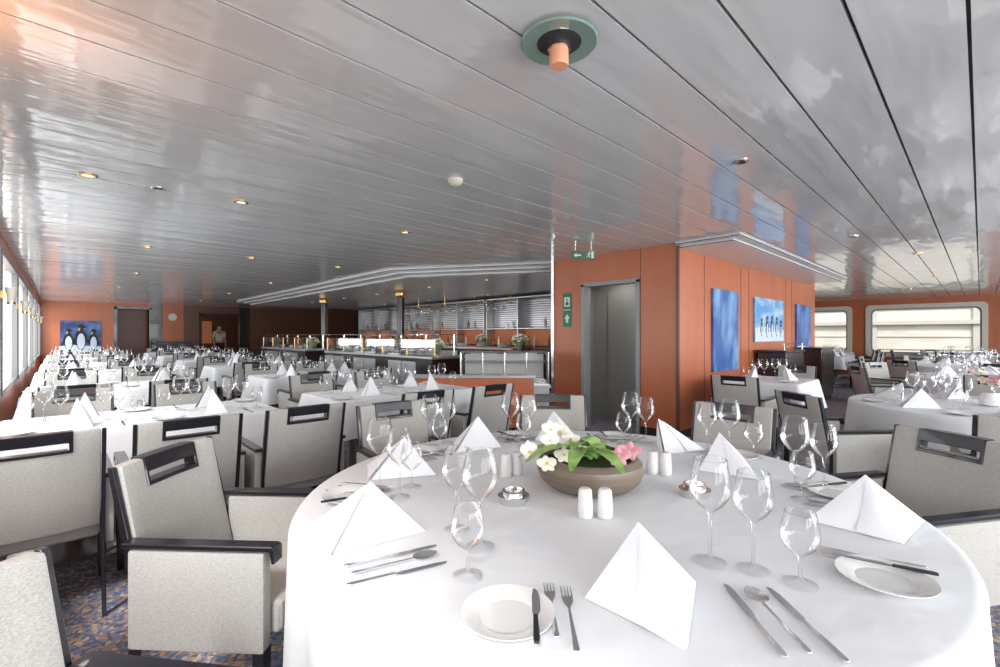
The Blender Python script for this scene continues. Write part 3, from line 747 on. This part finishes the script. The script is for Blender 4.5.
for i in range(5):
    y=-2.4+i*1.2; rk.tube([(-.2,y,2.0),(.2,y,2.0)],.008,6,'brass').tube([(0,y,2.0),(0,y,ZC-.001)],.008,6,'brass')
rg=MB()
for i in range(46):
    T=Matrix.Translation((-.12+.12*(i%3),-2.3+.1*i,1.995))@Matrix.Rotation(pi,4,'X'); rg.lathe(W3,8,'glass',T,cap=False)
rack=thing('glass_rack',[('rack_frame',rk.mesh('rack'))],(7.2,9.6,0),0,'brass rack with hanging glasses above the bar','rack')
obj('hanging_glasses',rg.mesh('hg',ang=180),parent=rack,label='rows of upside-down clear glasses',kind='stuff')
stk=MB()
for i in range(12): stk.lathe([(.07,.006*i),(.13,.006*i+.012),(.131,.006*i+.016),(.07,.006*i+.008)],24,'china')
stk=stk.mesh('stack')
for y,x in((6.9,4.7),(7.2,4.7),(9.35,4.7),(9.68,4.7),(12.2,4.72),(12.52,4.72),(14.3,4.72)):
    obj('plate_stack',stk,(x,y,.921),label='stack of white plates on the buffet counter',cat='plates',group='plate stacks')
for i in range(7):
    obj('plate_stack',stk,(7.2,7.4+i*.75,1.001),label='stack of white plates on the bar counter',cat='plates',group='plate stacks')
sv=MB().lathe([(.05,0),(.06,.01),(.05,.03),(.08,.10),(.10,.15),(.095,.15)],20,'steel').mesh('urn')
puff=bpy.data.meshes.new('puff')
bm=bmesh.new()
for i in range(40):
    a=random.random()*6.28; e=random.random()*1.4; p=Vector((math.cos(a)*math.cos(e)*.13,math.sin(a)*math.cos(e)*.13,.17+.12*math.sin(e)))
    bmesh.ops.create_icosphere(bm,subdivisions=1,radius=.032,matrix=Matrix.Translation(p)@Matrix.Diagonal((1,1,.6,1)))
bm.to_mesh(puff); bm.free(); puff.materials.append(M['pw']); puff.shade_smooth()
grn=bpy.data.meshes.new('grn'); bm=bmesh.new()
for i in range(26):
    a=random.random()*6.28; e=random.random()*.5; p=Vector((math.cos(a)*.12,math.sin(a)*.12,.14+.1*math.sin(e)))
    bmesh.ops.create_cone(bm,segments=4,radius1=.02,radius2=.002,depth=.12,matrix=Matrix.Translation(p)@Matrix.Rotation(a,4,'Z')@Matrix.Rotation(1.2,4,'Y'))
bm.to_mesh(grn); bm.free(); grn.materials.append(M['leaf'])
for x,y,z in((4.70,6.5,.921),(4.70,8.05,.921),(4.70,10.1,.921),(4.70,11.85,.921),(5.85,5.6,1.001),(4.70,14.7,.921),(7.2,8.15,1.001),(7.2,11.9,1.001)):
    thing('flower_arrangement',[('urn',sv),('blossoms',puff,(0,0,0),'dense white blossoms'),('greenery',grn,(0,0,0),'green leaves')],(x,y,z),0,'steel urn with white blossoms on the buffet','flowers','buffet flowers')
lamp=MB().lathe([(.05,0),(.05,.01),(.006,.015),(.006,.26),(.05,.28),(.06,.32),(.02,.34)],16,'brass').mesh('heat_lamp')
for y in(7.95,8.45,9.15,12.8,13.7): obj('heat_lamp',lamp,(4.98,y,.921),label='brass heat lamp standing on the buffet counter',cat='lamp',group='heat lamps')
tray=MB().box((-.2,-.14,0),(.2,.14,.03),'steel').lathe([(.11,.03),(.10,.08),(.06,.115),(.0004,.125)],20,'steel').mesh('chafing',.004,1)
for y in(7.6,8.5,8.98,13.1,13.7): obj('serving_dish',tray,(4.64,y,.921),pi/2,label='steel serving dish with domed lid',cat='dish',group='serving dishes')

# service sideboards
sb=MB().box((-.5,-.2,.08),(.5,.2,1.0),'dark').mesh('body',.006,1); sbt=MB().box((-.53,-.22,1.0),(.53,.22,1.04),'black').mesh('top',.005,1)
sbp=MB().box((-.47,-.17,0),(.47,.17,.08),'black').mesh('plinth')
drw=MB().box((-.47,-.215,.60),(-.01,-.201,.94),'black').box((.01,-.215,.60),(.47,-.201,.94),'black').mesh('drawers',.003,1)
rl_=MB().tube([(-.5,-.18,1.04),(-.5,-.18,1.14),(.5,-.18,1.14),(.5,-.18,1.04)],.008,8,'steel').mesh('rail')
SBP=[('body',sb),('plinth',sbp),('top',sbt),('drawer_front',drw)]
thing('sideboard',SBP+[('rail',rl_)],(8.6,2.28,0),0,'dark wooden service sideboard with steel rail against orange wall','sideboard')
thing('sideboard',SBP,(10.9,2.28,0),0,'dark wooden service sideboard against orange wall','sideboard')
thing('sideboard',SBP,(2.95,20.6,0),0,'dark wooden service sideboard against orange end wall','sideboard')
ck=MB().lathe([(.0004,.0),(.14,0),(.14,.03),(.125,.03),(.122,.02),(.0004,.02)],28,'white').mesh('clock')
obj('wall_clock',ck,(3.05,YF-.001,1.95),eul=(pi/2,0,0),label='round white wall clock',cat='clock')

sc1=MB().lathe([(.03,-.08),(.052,.08),(.048,.08),(.026,-.08)],18,'cream',cap=False).mesh('shade'); sc2=MB().box((-.08,-.02,-.04),(0,.02,.04),'brass').lathe([(.035,-.105),(.035,-.08)],16,'brass').mesh('arm')
for i in range(4,9):
    y=YB+i*(YF-YB)/9
    thing('wall_sconce',[('lamp_shade',sc1),('bracket',sc2)],(WL+.082,y,1.72),0,'cream wall lamp with brass bracket on a window pillar','lamp','wall sconces')

# ------------------------------------------------------------ person
def skin(name,pts,edges,rad,k,parent,root=0,sub=2):
    me=bpy.data.meshes.new(name); me.from_pydata(pts,edges,[]); o=obj(name,me,parent=parent)
    me.materials.append(M[k]); md=o.modifiers.new('s','SKIN')
    for i,r in enumerate(rad): me.skin_vertices[0].data[i].radius=(r if isinstance(r,tuple) else (r,r))
    me.skin_vertices[0].data[root].use_root=True
    s_=o.modifiers.new('u','SUBSURF'); s_.levels=sub; s_.render_levels=sub; md.use_smooth_shade=True
    return o
pe=obj('person',None,(4.72,21.6,0),math.radians(15),label='person in pale shirt and dark trousers standing in the doorway',cat='person')
pts=[(0,0,.95),(0,0,1.15),(0,0,1.38),(0,0,1.50),(0,.0,1.58),(0,-.01,1.68),
 (.10,0,.90),(.11,0,.50),(.11,.02,.09),(.11,-.12,.03),(-.10,0,.90),(-.11,0,.50),(-.11,.02,.09),(-.11,-.12,.03),
 (.18,0,1.40),(.23,.02,1.12),(.22,-.06,.88),(.22,-.08,.80),(-.18,0,1.40),(-.23,.02,1.12),(-.22,-.06,.88),(-.22,-.08,.80)]
ed=[(0,1),(1,2),(2,3),(3,4),(4,5),(0,6),(6,7),(7,8),(8,9),(0,10),(10,11),(11,12),(12,13),(2,14),(14,15),(15,16),(16,17),(2,18),(18,19),(19,20),(20,21)]
ra=[(.14,.10),(.13,.09),(.13,.09),.05,.085,.07,.08,.055,.04,.03,.08,.055,.04,.03,.05,.04,.03,.025,.05,.04,.03,.025]
skin('body',pts,ed,ra,'skin',pe)
skin('shirt',[(0,0,.98),(0,0,1.15),(0,0,1.36),(.18,0,1.39),(.225,.015,1.18),(-.18,0,1.39),(-.225,.015,1.18)],[(0,1),(1,2),(2,3),(3,4),(2,5),(5,6)],[(.165,.12),(.155,.115),(.155,.115),.065,.06,.065,.06],'shirt',pe)
skin('trousers',[(0,0,.96),(.10,0,.88),(.11,0,.5),(.11,.02,.12),(-.10,0,.88),(-.11,0,.5),(-.11,.02,.12)],[(0,1),(1,2),(2,3),(0,4),(4,5),(5,6)],[(.15,.11),.095,.07,.06,.095,.07,.06],'trouser',pe)
hm=MB().lathe([(.085,-.07),(.092,-.02),(.085,.03),(.06,.07),(.0004,.085)],20,'hair').mesh('hair'); obj('hair',hm,(0,.022,1.67),parent=pe)

# ------------------------------------------------------------ light
W=bpy.data.worlds.new('World'); S.world=W; W.use_nodes=True
W.node_tree.nodes['Background'].inputs[0].default_value=(.93,.96,1,1); W.node_tree.nodes['Background'].inputs[1].default_value=1.9
def area(name,loc,eul,sx,sy,e,col=(1,1,1)):
    l=bpy.data.lights.new(name,'AREA'); l.shape='RECTANGLE'; l.size=sx; l.size_y=sy; l.energy=e; l.color=col
    o=bpy.data.objects.new(name,l); COL.objects.link(o); o.location=loc; o.rotation_euler=eul; return o
area('daylight_left',(WL-.16,13,1.42),(pi/2,0,-pi/2),17,1.6,220,(.97,.985,1))
area('daylight_back',(6.5,YB-.22,1.4),(pi/2,0,0),18,1.5,960,(.965,.985,1))
def spot(x,y,z,e,c,r=.04,sz=2.3):
    l=bpy.data.lights.new('beam','SPOT'); l.energy=e; l.spot_size=sz; l.spot_blend=1; l.color=c; l.shadow_soft_size=r
    o=bpy.data.objects.new('beam',l); COL.objects.link(o); o.location=(x,y,z)
for x,y in DL: spot(x,y,CH-.03,16,(1,.96,.9))
for x,y in((5.6,6.2),(5.6,8),(5.6,10.2),(5.6,12.0),(7.7,8.5),(7.7,11),(7.7,13.5),(5.6,14.2)):  # canopy downlights and their spots, added to brighten the dark buffet
    thing('downlight',[('rim',dl1s),('bulb',dl2)],(x,y,ZC),0,'small round steel downlight added in the canopy soffit','lamp','added canopy downlights')
    spot(x,y,ZC-.03,34,(1,.92,.82),.03,2.5)
spot(4.6,YF+1.5,2.3,30,(1,.7,.45)); spot(bx+.4,3.7,2.3,16,(1,.98,.95),.04,2.6)  # second spot is added to brighten the lobby, without a fixture
def pt(x,y,z,e,c,r=.1):
    l=bpy.data.lights.new('warm_glow_fill','POINT'); l.energy=e; l.color=c; l.shadow_soft_size=r
    o=bpy.data.objects.new('warm_glow_fill',l); COL.objects.link(o); o.location=(x,y,z)
pt(-.22,2.3,2.05,9,(1,.40,.13),.2); pt(-.2,1.3,2.05,4,(1,.42,.15),.2)  # added orange fill lights, no fixture: warm glow on the left ceiling
su=bpy.data.lights.new('sun','SUN'); su.energy=3.5; su.angle=.2; so=bpy.data.objects.new('sun',su); COL.objects.link(so); so.rotation_euler=(math.radians(25),math.radians(-40),0)
cam=bpy.data.cameras.new('cam'); co=bpy.data.objects.new('camera',cam); COL.objects.link(co)
cam.sensor_width=36; cam.lens=460*36/1000; cam.clip_start=.02; cam.shift_y=.0015
co.location=(0,0,1.28); co.rotation_euler=(pi/2,0,TA)
S.camera=co
